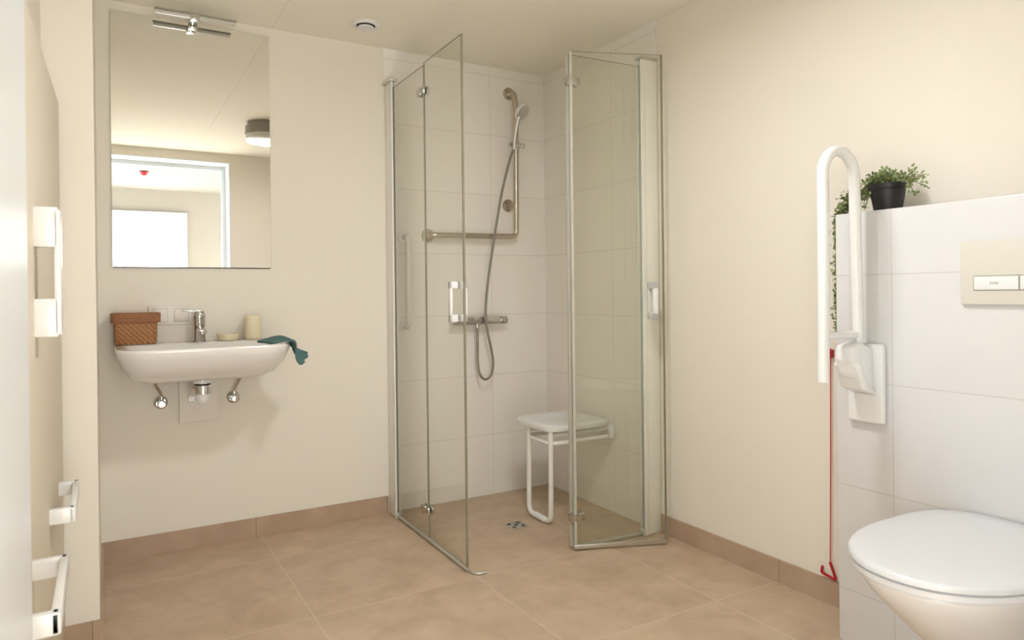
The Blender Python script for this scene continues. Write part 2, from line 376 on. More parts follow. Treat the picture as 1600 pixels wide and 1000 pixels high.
bm = newbm(); bb(bm, 0.340, 0.378, 3.36, 3.40, 2.376, 2.402, bevel=0.003); bb(bm, 0.350, 0.368, 3.39, D - 0.014, 2.388, 2.400, bevel=0.002)
bb(bm, 0.340, 0.378, D - 0.03, D - 0.0132, 2.365, 2.410, bevel=0.002); plab(obj('clip', bm, M['chrome'], t), 'chrome clip')

# ------------------------------------------------------------------ washbasin
t = root('washbasin', (0.36, D, 0.80), 'wide white ceramic washbasin on the back wall', 'washbasin')
def rrect(x0, x1, y0, y1, r, z, n=8, rb=None):
    """counter-clockwise ring; front corners (low y) radius r, back radius rb"""
    rb = r if rb is None else rb; out = []
    for cx, cy, rr, a0 in ((x1 - rb, y1 - rb, rb, 0), (x0 + rb, y1 - rb, rb, 90), (x0 + r, y0 + r, r, 180), (x1 - r, y0 + r, r, 270)):
        for i in range(n + 1):
            a = math.radians(a0 + 90 * i / n); out.append((cx + rr * math.cos(a), cy + rr * math.sin(a), z))
    return out
bm = newbm(); ZR = 0.945; yb = D - 0.002
rings = [rrect(0.17, 0.55, 3.16, yb, 0.06, 0.798, rb=0.006), rrect(0.12, 0.60, 3.11, yb, 0.08, 0.802, rb=0.006), rrect(0.085, 0.635, 3.06, yb, 0.10, 0.822, rb=0.006),
         rrect(0.055, 0.665, 3.015, yb, 0.11, 0.862, rb=0.006), rrect(0.038, 0.683, 2.985, yb, 0.115, 0.905, rb=0.006), rrect(0.030, 0.690, 2.973, yb, 0.12, ZR - 0.012, rb=0.006),
         rrect(0.031, 0.689, 2.974, yb, 0.12, ZR - 0.003, rb=0.006), rrect(0.036, 0.684, 2.979, yb - 0.003, 0.116, ZR, rb=0.006),
         rrect(0.060, 0.660, 3.005, yb - 0.115, 0.10, ZR - 0.001, rb=0.06), rrect(0.070, 0.650, 3.015, yb - 0.125, 0.10, ZR - 0.008, rb=0.06),
         rrect(0.105, 0.615, 3.05, yb - 0.14, 0.11, ZR - 0.06, rb=0.08), rrect(0.17, 0.55, 3.10, yb - 0.17, 0.09, ZR - 0.10, rb=0.08), rrect(0.30, 0.42, 3.18, yb - 0.22, 0.03, ZR - 0.112, rb=0.03)]
loft(bm, rings); obj('bowl', bm, M['ceramic'], t, angle=60)
bm = newbm(); add_lathe(bm, [(0.0, 0.836), (0.022, 0.836), (0.022, 0.8385), (0.0, 0.8395)], (0.36, 3.22, 0)); plab(obj('drain_plug', bm, M['chrome'], t), 'chrome drain plug')
# tap
t = root('basin_tap', (0.365, 3.41, ZR), 'chrome single-lever tap on the washbasin', 'tap')
bm = newbm(); add_lathe(bm, [(0.027, 0.9445), (0.027, 0.951), (0.0245, 0.953), (0.0245, 1.045), (0.0255, 1.047), (0.0255, 1.070), (0.022, 1.076), (0.0, 1.077)], (0.365, 3.41, 0)); obj('body', bm, M['chrome'], t)
bm = newbm(); add_box(bm, (0.365, 3.345, 1.002), (0.034, 0.12, 0.020), bevel=0.006, M_=Matrix.Rotation(math.radians(8), 4, 'X')); add_tube(bm, [(0.365, 3.297, 0.998), (0.365, 3.297, 0.984)], 0.011, 14); obj('spout', bm, M['chrome'], t)
bm = newbm(); add_box(bm, (0.338, 3.402, 1.083), (0.092, 0.022, 0.008), bevel=0.003, M_=Matrix.Rotation(math.radians(4), 4, 'Y')); add_tube(bm, [(0.365, 3.41, 1.074), (0.365, 3.41, 1.084)], 0.012, 14); obj('lever', bm, M['chrome'], t)
# valves, hoses, trap
for i, (x, hx) in enumerate(((0.210, 0.185), (0.513, 0.535))):
    t = root('angle_valve', (x, D, 0.675), ('left' if i == 0 else 'right') + ' chrome angle valve with hose under the washbasin', 'valve', 'angle valves under the washbasin')
    zc = 0.675
    bm = newbm(); add_lathe(bm, [(0.028, 0.0), (0.028, 0.006), (0.02, 0.012), (0.0, 0.012)], (x, D - 0.0005, zc), '-Y', 24); obj('rosette', bm, M['chrome'], t)
    bm = newbm(); add_tube(bm, [(x, D - 0.01, zc), (x, D - 0.055, zc)], 0.010, 14); add_tube(bm, [(x, D - 0.045, zc), (x, D - 0.045, zc + 0.032)], 0.009, 12); obj('body', bm, M['chrome'], t)
    bm = newbm(); add_lathe(bm, [(0.017, 0.0), (0.019, 0.004), (0.019, 0.018), (0.014, 0.022), (0.0, 0.023)], (x, D - 0.055, zc), '-Y', 10); obj('knob', bm, M['chrome'], t)
    bm = newbm(); add_tube(bm, smooth_pts([(x, D - 0.045, zc + 0.028), (x - (x - hx) * 0.2, D - 0.046, zc + 0.05), (hx, D - 0.065, zc + 0.09), (hx, D - 0.07, 0.7975)]), 0.0062, 10); plab(obj('hose', bm, M['steel'], t), 'braided steel hose')
t = root('drain_trap', (0.36, 3.25, 0.69), 'white and chrome bottle trap hanging under the washbasin', 'drain trap')
bm = newbm(); add_lathe(bm, [(0.0, 0.7975), (0.034, 0.7975), (0.036, 0.792), (0.036, 0.775), (0.0, 0.775)], (0.358, 3.25, 0)); obj('collar', bm, M['plastic'], t)
bm = newbm(); add_lathe(bm, [(0.0, 0.777), (0.033, 0.777), (0.033, 0.768), (0.0, 0.768)], (0.358, 3.25, 0)); obj('gasket', bm, M['rubber'], t)
bm = newbm(); add_lathe(bm, [(0.0, 0.769), (0.029, 0.769), (0.031, 0.764), (0.031, 0.728), (0.0, 0.728)], (0.358, 3.25, 0)); obj('nut', bm, M['chrome'], t)
bm = newbm(); add_lathe(bm, [(0.0, 0.729), (0.034, 0.729), (0.035, 0.715), (0.030, 0.700), (0.018, 0.684), (0.010, 0.678), (0.0, 0.677)], (0.358, 3.25, 0)); add_tube(bm, [(0.325, 3.25, 0.712), (0.300, 3.25, 0.712)], 0.016, 14); obj('trap_cup', bm, M['plastic'], t)
bm = newbm(); add_tube(bm, [(0.358, 3.275, 0.748), (0.358, D - 0.03, 0.748)], 0.016, 16); add_tube(bm, [(0.315, 3.25, 0.757), (0.335, 3.25, 0.757)], 0.006, 8); obj('pipe', bm, M['chrome'], t)
bm = newbm(); bb(bm, 0.283, 0.446, D - 0.030, D - 0.0003, 0.578, 0.800 - 0.004, bevel=0.003)
o = tag(obj('drain_cover', bm, M['plastic_warm'], None), 'white rectangular cover box on the wall behind the trap', 'cover')

# ------------------------------------------------------------------ things on the basin
t = root('wicker_basket', (0.12, 3.40, ZR), 'small brown wicker basket on the left end of the washbasin', 'basket')
def ring2(x0, x1, y0, y1, z, r=0.02): return rrect(x0, x1, y0, y1, r, z, n=4)
bm = newbm(); xa, xb, ya, yc2 = 0.032, 0.193, 3.355, 3.455
loft(bm, [ring2(xa + .004, xb - .004, ya + .004, yc2 - .004, 0.9462), ring2(xa, xb, ya, yc2, 0.954), ring2(xa - .002, xb + .003, ya - .002, yc2 + .002, 1.045), ring2(xa + .004, xb - .004, ya + .004, yc2 - .004, 1.045), ring2(xa + .006, xb - .006, ya + .006, yc2 - .006, 0.954)])
for k in range(14):
    x = xa + 0.008 + (xb - xa - 0.016) * k / 13
    add_tube(bm, [(x, ya - 0.0005, 0.952), (x, ya - 0.002, 1.044)], 0.0024, 6)
obj('body', bm, M['wicker'], t)
bm = newbm()
for k, z in enumerate((1.044, 1.052, 1.060, 1.068, 1.075)):
    add_tube(bm, [Vector(p) for p in ring2(xa - .009, xb + .010, ya - .009, yc2 + .008, z, 0.022)], 0.0052, 7, closed=True)
obj('rim', bm, M['wicker_rim'], t)
bm = newbm(); loft(bm, [ring2(xa - .004, xb + .004, ya - .004, yc2 + .003, 1.062), ring2(xa - .004, xb + .004, ya - .004, yc2 + .003, 1.072)]); obj('lid', bm, M['wicker'], t)
# tumbler
t = root('tumbler', (0.585, 3.395, ZR), 'cream ribbed tumbler on the washbasin', 'cup')
bm = newbm(); n = 40; prof = [(0.030, 0.0), (0.034, 0.004), (0.0355, 0.02), (0.036, 0.09), (0.035, 0.108), (0.032, 0.112), (0.030, 0.108), (0.030, 0.012)]
rings = [[((0.592 + (r + (0.0007 if (k % 2 and 0.01 < h < 0.1) else 0)) * math.cos(2 * math.pi * k / n)), 3.395 + (r + (0.0007 if k % 2 else 0)) * math.sin(2 * math.pi * k / n), ZR + 0.0005 + h) for k in range(n)] for r, h in prof]
loft(bm, rings); obj('body', bm, M['cup'], t)
for h in (0.012, 0.098):
    bm = newbm(); add_tube(bm, [(0.592 + 0.036 * math.cos(a * math.pi / 16), 3.395 + 0.036 * math.sin(a * math.pi / 16), ZR + h) for a in range(32)], 0.0018, 6, closed=True)
    obj('band', bm, M['cup'], t)
t = root('soap_dish', (0.48, 3.40, ZR), 'low pale round soap dish between tap and tumbler', 'soap dish')
bm = newbm(); add_lathe(bm, [(0.0, 0.9455), (0.038, 0.9455), (0.043, 0.948), (0.049, 0.968), (0.0495, 0.976), (0.046, 0.976), (0.042, 0.955), (0.0, 0.953)], (0.485, 3.40, 0)); obj('dish', bm, M['cup'], t)
bm = newbm(); add_lathe(bm, [(0.0, 0.9535), (0.030, 0.9535), (0.034, 0.960), (0.032, 0.970), (0.02, 0.975), (0.0, 0.976)], (0.485, 3.40, 0)); plab(obj('soap', bm, M['plastic'], t), 'white soap')
# towel: folded cloth over the right front corner
def cloth():
    bm = newbm(); nu, nv = 26, 14
    prof = smooth_pts([(0.565, 0.951), (0.60, 0.958), (0.640, 0.968), (0.675, 0.966), (0.705, 0.950), (0.722, 0.925), (0.755, 0.902), (0.795, 0.884)], 4)
    prof2 = smooth_pts([(0.600, 0.950), (0.625, 0.954), (0.650, 0.957), (0.688, 0.955), (0.702, 0.935), (0.704, 0.905), (0.708, 0.870), (0.722, 0.846)], 4)
    for layer in (0, 1):
        g = []
        m = len(prof)
        for i in range(m):
            row = []
            for j in range(nv + 1):
                v = j / nv; a = Vector((prof[i].x, 0, prof[i].y)); b = Vector((prof2[i].x, 0, prof2[i].y))
                s = v ** 0.8; p = a * (1 - s) + b * s
                y = 3.165 - 0.15 * v
                wob = 0.0085 * math.sin(v * 13 + i * 0.16) * (i / m)
                row.append(bm.verts.new((p.x + wob, y + 0.012 * (i / m) * math.sin(i * .4), p.z + abs(wob) + 0.002 - 0.004 * layer)))
            g.append(row)
        for i in range(m - 1):
            for j in range(nv): bm.faces.new((g[i][j], g[i + 1][j], g[i + 1][j + 1], g[i][j + 1]))
    return bm
tw = obj('towel', cloth(), M['towel'], None); so = tw.modifiers.new('s', 'SOLIDIFY'); so.thickness = 0.006; so.offset = 1
ss = tw.modifiers.new('sub', 'SUBSURF'); ss.levels = 1; ss.render_levels = 1
tag(tw, 'teal hand towel draped over the right end of the washbasin', 'towel')

# ------------------------------------------------------------------ sockets on the wall above the basin
t = root('wall_socket', (0.25, D, 1.03), 'white double socket frame on the wall behind the tap', 'socket')
bm = newbm(); bb(bm, 0.165, 0.345, D - 0.009, D - 0.0003, 1.022, 1.108, bevel=0.003); obj('frame', bm, M['plastic_warm'], t)
for x in (0.21, 0.298):
    bm = newbm(); bb(bm, x - 0.029, x + 0.029, D - 0.013, D - 0.008, 1.036, 1.094, bevel=0.002); f = obj('insert', bm, M['plastic_warm'], t)
    bm = newbm()
    for a in ((x - 0.031, x + 0.031, 1.0345, 1.036), (x - 0.031, x + 0.031, 1.094, 1.0955), (x - 0.031, x - 0.0295, 1.0345, 1.0955), (x + 0.0295, x + 0.031, 1.0345, 1.0955)):
        bb(bm, a[0], a[1], D - 0.0095, D - 0.0085, a[2], a[3])
    obj('gap', bm, M['groove'], f, smooth=False)

# ------------------------------------------------------------------ ceiling vent, ceiling lamp, hall alarm
t = root('ceiling_vent', (1.088, 3.205, H), 'round white air vent in the ceiling left of the shower', 'vent')
bm = newbm(); add_lathe(bm, [(0.0, H - 0.0002), (0.066, H - 0.0002), (0.066, H - 0.006), (0.056, H - 0.012), (0.045, H - 0.010), (0.045, H - 0.004), (0.0, H - 0.004)], (1.088, 3.205, 0)); obj('ring', bm, M['plastic'], t)
bm = newbm(); add_lathe(bm, [(0.0, H - 0.003), (0.044, H - 0.003), (0.044, H - 0.005), (0, H - 0.005)], (1.088, 3.205, 0)); obj('opening', bm, M['dark'], t)
bm = newbm(); add_lathe(bm, [(0.0, H - 0.012), (0.036, H - 0.012), (0.040, H - 0.018), (0.038, H - 0.022), (0.0, H - 0.024)], (1.088, 3.205, 0)); add_tube(bm, [(1.088, 3.205, H - 0.003), (1.088, 3.205, H - 0.014)], 0.006, 8); obj('valve_disc', bm, M['plastic'], t)
t = root('ceiling_lamp', (1.06, 1.50, H), 'round grey ceiling lamp seen at the right edge of the mirror', 'lamp')
bm = newbm(); add_lathe(bm, [(0.0, H - 0.0002), (0.135, H - 0.0002), (0.135, H - 0.03), (0.0, H - 0.03)], (1.06, 1.50, 0)); obj('base', bm, M['lampbody'], t)
bm = newbm(); add_lathe(bm, [(0.0, H - 0.030), (0.150, H - 0.030), (0.152, H - 0.085), (0.150, H - 0.09), (0, H - 0.09)], (1.06, 1.50, 0), n=48); obj('shade', bm, M['lampbody'], t)
bm = newbm(); add_lathe(bm, [(0.0, H - 0.090), (0.146, H - 0.090), (0.146, H - 0.125), (0.13, H - 0.135), (0, H - 0.137)], (1.06, 1.50, 0), n=48); obj('diffuser', bm, M['lampglass'], t)
t = root('ceiling_alarm', (0.36, -1.12, H), 'small red ceiling alarm in the hall, seen in the mirror', 'alarm')
bm = newbm(); add_lathe(bm, [(0.0, H - 0.0002), (0.045, H - 0.0002), (0.045, H - 0.008), (0.0, H - 0.008)], (0.36, -1.12, 0)); obj('base', bm, M['rubber'], t)
bm = newbm(); add_lathe(bm, [(0.0, H - 0.008), (0.034, H - 0.008), (0.030, H - 0.028), (0.016, H - 0.045), (0.0, H - 0.048)], (0.36, -1.12, 0)); plab(obj('dome', bm, M['red'], t), 'red dome')

# ------------------------------------------------------------------ shower screens
def glass_pane(name, p0, p1, z0, z1, parent, th=0.006):
    """glass sheet from p0 to p1 (x,y) with its polished edges as a child"""
    a, b = Vector((*p0, 0)), Vector((*p1, 0)); L = (b - a).length; ang = math.atan2(b.y - a.y, b.x - a.x); c = (a + b) / 2
    bm = newbm(); add_box(bm, (c.x, c.y, (z0 + z1) / 2), (L, th, z1 - z0), rotz=ang)
    for f in bm.faces:
        if f.calc_area() < 0.1 * 1.0: f.material_index = 1
    g = obj(name, bm, [M['glass'], M['glass_edge']], parent, smooth=False)
    return g
def strip(name, p0, p1, z0, z1, th, m, parent, bevel=0.0):
    a, b = Vector((*p0, 0)), Vector((*p1, 0)); L = (b - a).length; ang = math.atan2(b.y - a.y, b.x - a.x); c = (a + b) / 2
    bm = newbm(); add_box(bm, (c.x, c.y, (z0 + z1) / 2), (L, th, z1 - z0), rotz=ang, bevel=bevel); return obj(name, bm, m, parent)
def lerp(p, q, t): return (p[0] + (q[0] - p[0]) * t, p[1] + (q[1] - p[1]) * t)
def frame_bm(M_, parts, bevel):
    bm = newbm()
    for (u0, u1, v0, v1, w0, w1) in parts:
        vs_ = bb(bm, u0, u1, v0, v1, w0, w1, bevel=bevel)
    bmesh.ops.transform(bm, matrix=M_, verts=bm.verts); return bm
def pane_matrix(p0, p1):
    a, b = Vector((*p0, 0)), Vector((*p1, 0)); u = (b - a).normalized(); v = Vector((0, 0, 1)).cross(u)
    m = Matrix((u, v, Vector((0, 0, 1)))).transposed().to_4x4(); m.translation = a; return m
def d_handle(parent, p0, p1, u, z0, z1):
    """rectangular white bow handles on both faces of a pane at distance u from p0"""
    Mx = pane_matrix(p0, p1)
    for s in (1, -1):
        parts = [(u - 0.011, u + 0.011, min(s * .003, s * .040), max(s * .003, s * .040), z0, z0 + 0.030),
                 (u - 0.011, u + 0.011, min(s * .003, s * .040), max(s * .003, s * .040), z1 - 0.030, z1),
                 (u - 0.011, u + 0.011, min(s * .028, s * .040), max(s * .028, s * .040), z0, z1)]
        obj('handle', frame_bm(Mx, parts, 0.002), M['plastic2'], parent)
def clamp(parent, p0, p1, u, z, w=0.05, h=0.036):
    Mx = pane_matrix(p0, p1); bm = newbm()
    for s in (1, -1):
        bb(bm, u - w, u - 0.003, min(s * .0032, s * .014), max(s * .0032, s * .014), z - h / 2, z + h / 2, bevel=0.003)
        bb(bm, u + 0.003, u + w * 0.7, min(s * .0032, s * .014), max(s * .0032, s * .014), z - h / 2, z + h / 2, bevel=0.003)
    add_tube(bm, [(u, 0.016, z - h * .55), (u, 0.016, z + h * .55)], 0.009, 12)
    for s in (1, -1): add_lathe(bm, [(0.024, 0.0), (0.024, 0.010), (0.020, 0.014), (0.0, 0.014)], (u - 0.028, s * 0.0032, z), 'Y' if s > 0 else '-Y', 24)
    bmesh.ops.transform(bm, matrix=Mx, verts=bm.verts); return obj('hinge', bm, M['chrome'], parent)

# left screen, standing off the back wall
A, B, Cc = (1.284, 3.378), (1.281, 2.968), (1.275, 2.560)
t = root('shower_screen', (1.28, 3.0, 0), 'left glass shower screen with door, standing out from the washbasin wall', 'shower screen')
bm = newbm(); bb(bm, 1.274, 1.296, 3.380, D - 0.0045, 0.003, 2.238, bevel=0.003); bb(bm, 1.271, 1.279, 3.362, 3.384, 0.004, 2.236, bevel=0.002); bb(bm, 1.289, 1.297, 3.362, 3.384, 0.004, 2.236, bevel=0.002)
obj('wall_profile', bm, M['white_frame'], t)
bm = newbm(); bb(bm, 1.262, 1.304, 3.358, D - 0.0045, 2.238, 2.250, bevel=0.003); plab(obj('profile_cap', bm, M['alu'], t), 'grey profile cap')
bm = newbm(); bb(bm, 1.266, 1.302, 3.355, 3.372, 0.0, 0.03, bevel=0.003); plab(obj('foot', bm, M['seal'], t), 'grey foot piece')
glass_pane('fixed_pane', (A[0], 3.372), B, 0.020, 2.205, t)
dp = glass_pane('door_pane', lerp(B, Cc, 0.012), Cc, 0.020, 2.215, t)
strip('hinge_seal', lerp(B, A, 0.003), lerp(B, Cc, 0.008), 0.02, 2.20, 0.009, M['seal'], t)
strip('edge_seal', lerp(Cc, B, 0.006), lerp(Cc, B, -0.012), 0.02, 2.215, 0.008, M['glass_edge'], dp)
clamp(t, A, Cc, 0.408, 2.085); clamp(t, A, Cc, 0.408, 0.148)
strip('bottom_rail', (1.284, 3.37), Cc, 0.006, 0.020, 0.014, M['seal'], t, 0.002)
d_handle(dp, B, Cc, 0.345, 1.030, 1.198)
bm = newbm(); add_tube(bm, smooth_pts([(1.276, 2.566, 0.006), (1.284, 2.530, 0.006), (1.300, 2.512, 0.006), (1.335, 2.505, 0.006)]), 0.006, 8); plab(obj('threshold_end', bm, M['alu'], t), 'grey curved threshold end')

# right screen: short fixed pane and the door folded back
P0, P1, P2 = (2.180, 2.505), (1.790, 2.530), (2.183, 2.358)
t = root('shower_screen', (2.0, 2.5, 0), 'right glass shower screen with its door folded back outward', 'shower screen')
bm = newbm(); bb(bm, 2.190, R - 0.0045, 2.488, 2.520, 0.003, 2.238, bevel=0.003); bb(bm, 2.172, 2.194, 2.483, 2.496, 0.004, 2.236, bevel=0.002); bb(bm, 2.172, 2.194, 2.512, 2.525, 0.004, 2.236, bevel=0.002)
obj('wall_profile', bm, M['white_frame'], t)
bm = newbm(); bb(bm, 2.168, R - 0.0045, 2.480, 2.528, 2.238, 2.250, bevel=0.003); plab(obj('profile_cap', bm, M['alu'], t), 'grey profile cap')
bm = newbm(); bb(bm, 2.160, 2.186, 2.485, 2.520, 0.0, 0.03, bevel=0.003); plab(obj('foot', bm, M['seal'], t), 'grey foot piece')
glass_pane('fixed_pane', (2.188, 2.5045), P1, 0.020, 2.205, t)
Q0 = (1.783, 2.518)
dp = glass_pane('door_pane', Q0, P2, 0.026, 2.215, t)
strip('hinge_seal', (1.772, 2.5305), (1.792, 2.530), 0.02, 2.205, 0.009, M['seal'], t)
strip('edge_seal', Q0, lerp(Q0, P2, 0.03), 0.026, 2.215, 0.009, M['seal'], dp)
strip('edge_seal', P2, lerp(P2, Q0, 0.016), 0.026, 2.215, 0.009, M['glass_edge'], dp)
strip('bottom_rail', Q0, P2, 0.008, 0.028, 0.014, M['alu'], dp, 0.003)
strip('bottom_rail', (2.18, 2.505), P1, 0.006, 0.020, 0.014, M['seal'], t, 0.002)
d_handle(dp, Q0, P2, 0.375, 1.022, 1.190)
for z in (2.085, 0.148):
    bm = newbm(); bb(bm, 1.768, 1.790, 2.512, 2.545, z - 0.020, z + 0.020, bevel=0.003); bb(bm, 1.788, 1.838, 2.531, 2.545, z - 0.018, z + 0.018, bevel=0.003); bb(bm, 1.788, 1.838, 2.508, 2.5235, z - 0.018, z + 0.018, bevel=0.003)
    obj('hinge', bm, M['chrome'], t)

# ------------------------------------------------------------------ floor drain
t = root('floor_drain', (1.737, 2.945, 0), 'small metal drain grate in the shower floor', 'drain')
bm = newbm(); bb(bm, 1.692, 1.782, 2.900, 2.990, 0.0003, 0.003, bevel=0.001); obj('frame', bm, M['alu'], t)
bm = newbm()
for i in range(3):
    for j in range(3):
        if (i + j) % 2 == 0: bb(bm, 1.702 + i * 0.026, 1.720 + i * 0.026, 2.910 + j * 0.026, 2.928 + j * 0.026, 0.0028, 0.0036)
obj('slots', bm, M['rubber'], t, smooth=False)

# ------------------------------------------------------------------ steel rail, shower set
t = root('shower_grab_rail', (2.04, D, 1.47), 'L-shaped brushed steel grab rail on the shower wall', 'grab rail')
yr = 3.41; W = D - 0.0045
bm = newbm(); add_tube(bm, rpath([(2.031, W - 0.002, 2.300), (2.031, yr + 0.01, 2.297), (2.040, yr, 2.21), (2.034, yr, 1.468), (1.512, yr, 1.462), (1.512, W - 0.002, 1.462)], 0.040, 8), 0.0155, 16); obj('rail', bm, M['steel'], t)
bm = newbm(); add_tube(bm, [(2.020, W - 0.002, 1.652), (2.034, yr, 1.652)], 0.010, 12); obj('middle_post', bm, M['steel'], t)
for x, z in ((2.030, 2.300), (2.018, 1.652), (1.512, 1.462)):
    bm = newbm(); add_lathe(bm, [(0.037, 0.0), (0.037, 0.004), (0.034, 0.008), (0.0, 0.008)], (x, W, z), '-Y', 28); ro = obj('rosette', bm, M['steel'], t)
    for k in range(3):
        bm = newbm(); add_lathe(bm, [(0.004, 0), (0.004, 0.0012), (0, 0.0012)], (x + 0.026 * math.cos(k * 2.1 + .4), W - 0.008, z + 0.026 * math.sin(k * 2.1 + .4)), '-Y', 10)
        obj('screw', bm, M['rubber'], ro)
t = root('hand_shower', (2.03, 3.40, 1.99), 'hand shower clipped on the upright steel rail, with its hose', 'hand shower')
bm = newbm(); add_tube(bm, [(1.985, yr - 0.020, 1.990), (2.080, yr - 0.020, 1.984)], 0.013, 14); add_tube(bm, [(2.037, yr, 1.962), (2.037, yr, 2.012)], 0.0215, 18); add_tube(bm, [(2.070, yr - 0.02, 1.975), (2.070, yr - 0.02, 2.0)], 0.015, 12); plab(obj('slider', bm, M['chrome'], t), 'chrome sliding holder')
hx0, hz0 = 2.000, 1.975
bm = newbm(); add_tube(bm, smooth_pts([(1.996, 3.362, 1.955), (2.000, 3.352, 2.03), (2.006, 3.342, 2.09), (2.014, 3.334, 2.135)]), [0.009] * 7 + [0.010] * 6 + [0.012] * 5 + [0.014], 12); plab(obj('handle', bm, M['alu'], t), 'grey handle')
hd = Vector((0.31, -0.70, -0.62)).normalized(); hc = Vector((2.028, 3.325, 2.165))
q = hd.to_track_quat('Z', 'Y').to_matrix().to_4x4(); q.translation = hc
bm = newbm(); add_lathe(bm, [(0.0, -0.020), (0.022, -0.018), (0.046, -0.006), (0.052, 0.004), (0.052, 0.012), (0.0, 0.012)], n=32); bmesh.ops.transform(bm, matrix=q, verts=bm.verts); hh = obj('head', bm, M['plastic2'], t)
bm = newbm(); add_lathe(bm, [(0.0, 0.0118), (0.044, 0.0118), (0.044, 0.0145), (0.0, 0.0155)], n=32); bmesh.ops.transform(bm, matrix=q, verts=bm.verts); plab(obj('spray_plate', bm, M['alu'], hh), 'grey spray plate')
mx, mz = 1.80, 0.995
bm = newbm(); add_tube(bm, smooth_pts([(1.998, 3.364, 1.965), (1.975, 3.37, 1.90), (1.930, 3.375, 1.74), (1.893, 3.375, 1.57), (1.850, 3.372, 1.35), (1.825, 3.372, 1.20), (1.812, 3.372, 1.08), (1.812, 3.374, 0.995), (1.826, 3.378, 0.92), (1.850, 3.385, 0.83), (1.862, 3.39, 0.76), (1.854, 3.395, 0.695), (1.820, 3.40, 0.668), (1.786, 3.402, 0.695), (1.774, 3.405, 0.76), (1.774, 3.405, 0.86), (1.774, 3.405, 0.957)], 8), 0.0072, 10); plab(obj('hose', bm, M['hose'], t), 'grey hose hanging in a loop')
t = root('shower_mixer', (1.79, 3.41, 0.99), 'horizontal chrome thermostatic mixer on the shower wall', 'mixer tap')
bm = newbm(); add_tube(bm, [(1.672, 3.410, 0.995), (1.915, 3.410, 0.994)], 0.021, 20); bb(bm, 1.70, 1.90, 3.390, 3.432, 1.000, 1.020, bevel=0.004); obj('body', bm, M['chrome'], t)
for x0, x1 in ((1.622, 1.670), (1.917, 1.962)):
    bm = newbm(); add_tube(bm, [(x0, 3.41, 0.995), (x0 + .004, 3.41, 0.995), (x1, 3.41, 0.995)], [0.020, 0.0225, 0.0225], 12); obj('knob', bm, M['chrome'], t)
for x in (1.725, 1.865):
    bm = newbm(); add_tube(bm, [(x, 3.415, 0.995), (x, W, 0.995)], 0.013, 14); add_lathe(bm, [(0.030, 0.0), (0.030, 0.006), (0.016, 0.014), (0.0, 0.014)], (x, W, 0.995), '-Y', 22); obj('wall_connection', bm, M['chrome'], t)
bm = newbm(); add_tube(bm, [(1.774, 3.405, 0.980), (1.774, 3.405, 0.955)], 0.010, 12); obj('hose_outlet', bm, M['chrome'], t)

# white upright grab bar seen through the glass
t = root('white_grab_bar', (1.372, D, 0.97), 'white upright grab bar on the shower wall behind the left glass', 'grab bar')
bm = newbm(); add_tube(bm, rpath([(1.370, W - .002, 1.450), (1.372, 3.405, 1.450), (1.372, 3.405, 0.975), (1.370, W - .002, 0.975)], 0.04, 8), 0.0145, 14); obj('bar', bm, M['white_frame'], t)
for z in (1.450, 0.975):
    bm = newbm(); add_lathe(bm, [(0.030, 0.0), (0.030, 0.006), (0.024, 0.010), (0.0, 0.010)], (1.370, W, z), '-Y', 24); obj('rosette', bm, M['white_frame'], t)

# ------------------------------------------------------------------ folding shower seat
RW = R - 0.0045
t = root('folding_bench', (R, 3.0, 0), 'white folding shower bench with a looped leg frame, fixed to the tiled wall', 'shower seat')
bm = newbm()
def seat_ring(ins, z, n=8):
    pts = []
    x0, x1, ya, yb = 1.860 + ins, 2.225 - ins, 2.800 + ins, 3.165 - ins
    base = rrect(x0, x1, ya, yb, 0.055, z, n=n)
    for (x, y, zz) in base:
        k = max(0, 1 - (x - x0) / 0.10); bow = 0.022 * (1 - ((y - 2.9825) / 0.19) ** 2)
        pts.append((x - bow * k * 1.0, y, zz))
    return pts
loft(bm, [seat_ring(0.014, 0.462), seat_ring(0.003, 0.466), seat_ring(0.0, 0.478), seat_ring(0.001, 0.490), seat_ring(0.008, 0.495), seat_ring(0.045, 0.493), seat_ring(0.075, 0.488), seat_ring(0.13, 0.486)])
obj('seat', bm, M['plastic'], t, angle=50)
bm = newbm(); add_tube(bm, rpath([(1.880, 3.045, 0.465), (1.880, 3.052, 0.0160), (1.880, 2.848, 0.0160), (1.880, 2.842, 0.465)], 0.045, 8), 0.0125, 14); obj('leg', bm, M['white_frame'], t)
bm = newbm()
for y in (2.845, 3.05):
    add_tube(bm, [(1.875, y, 0.443), (2.235, y, 0.443)], 0.011, 12)
add_tube(bm, rpath([(2.22, 3.09, 0.405), (1.885, 3.075, 0.405), (1.872, 2.83, 0.405), (2.22, 2.83, 0.405)], 0.05, 8), 0.0105, 12)
obj('seat_frame', bm, M['white_frame'], t)
for y in (2.84, 3.07):
    bm = newbm(); bb(bm, 2.232, RW, y - 0.016, y + 0.016, 0.392, 0.460, bevel=0.004); obj('wall_bracket', bm, M['plastic'], t)
bm = newbm(); add_tube(bm, [(2.215, 2.86, 0.405), (2.190, 2.86, 0.405)], 0.014, 10); obj('hinge_bolt', bm, M['alu'], t)
bm = newbm(); add_tube(bm, [(1.880, 3.000, 0.0165), (1.880, 2.900, 0.0165)], 0.0155, 14); plab(obj('foot_sleeve', bm, M['plastic'], t), 'white sleeve at the bottom of the leg loop')

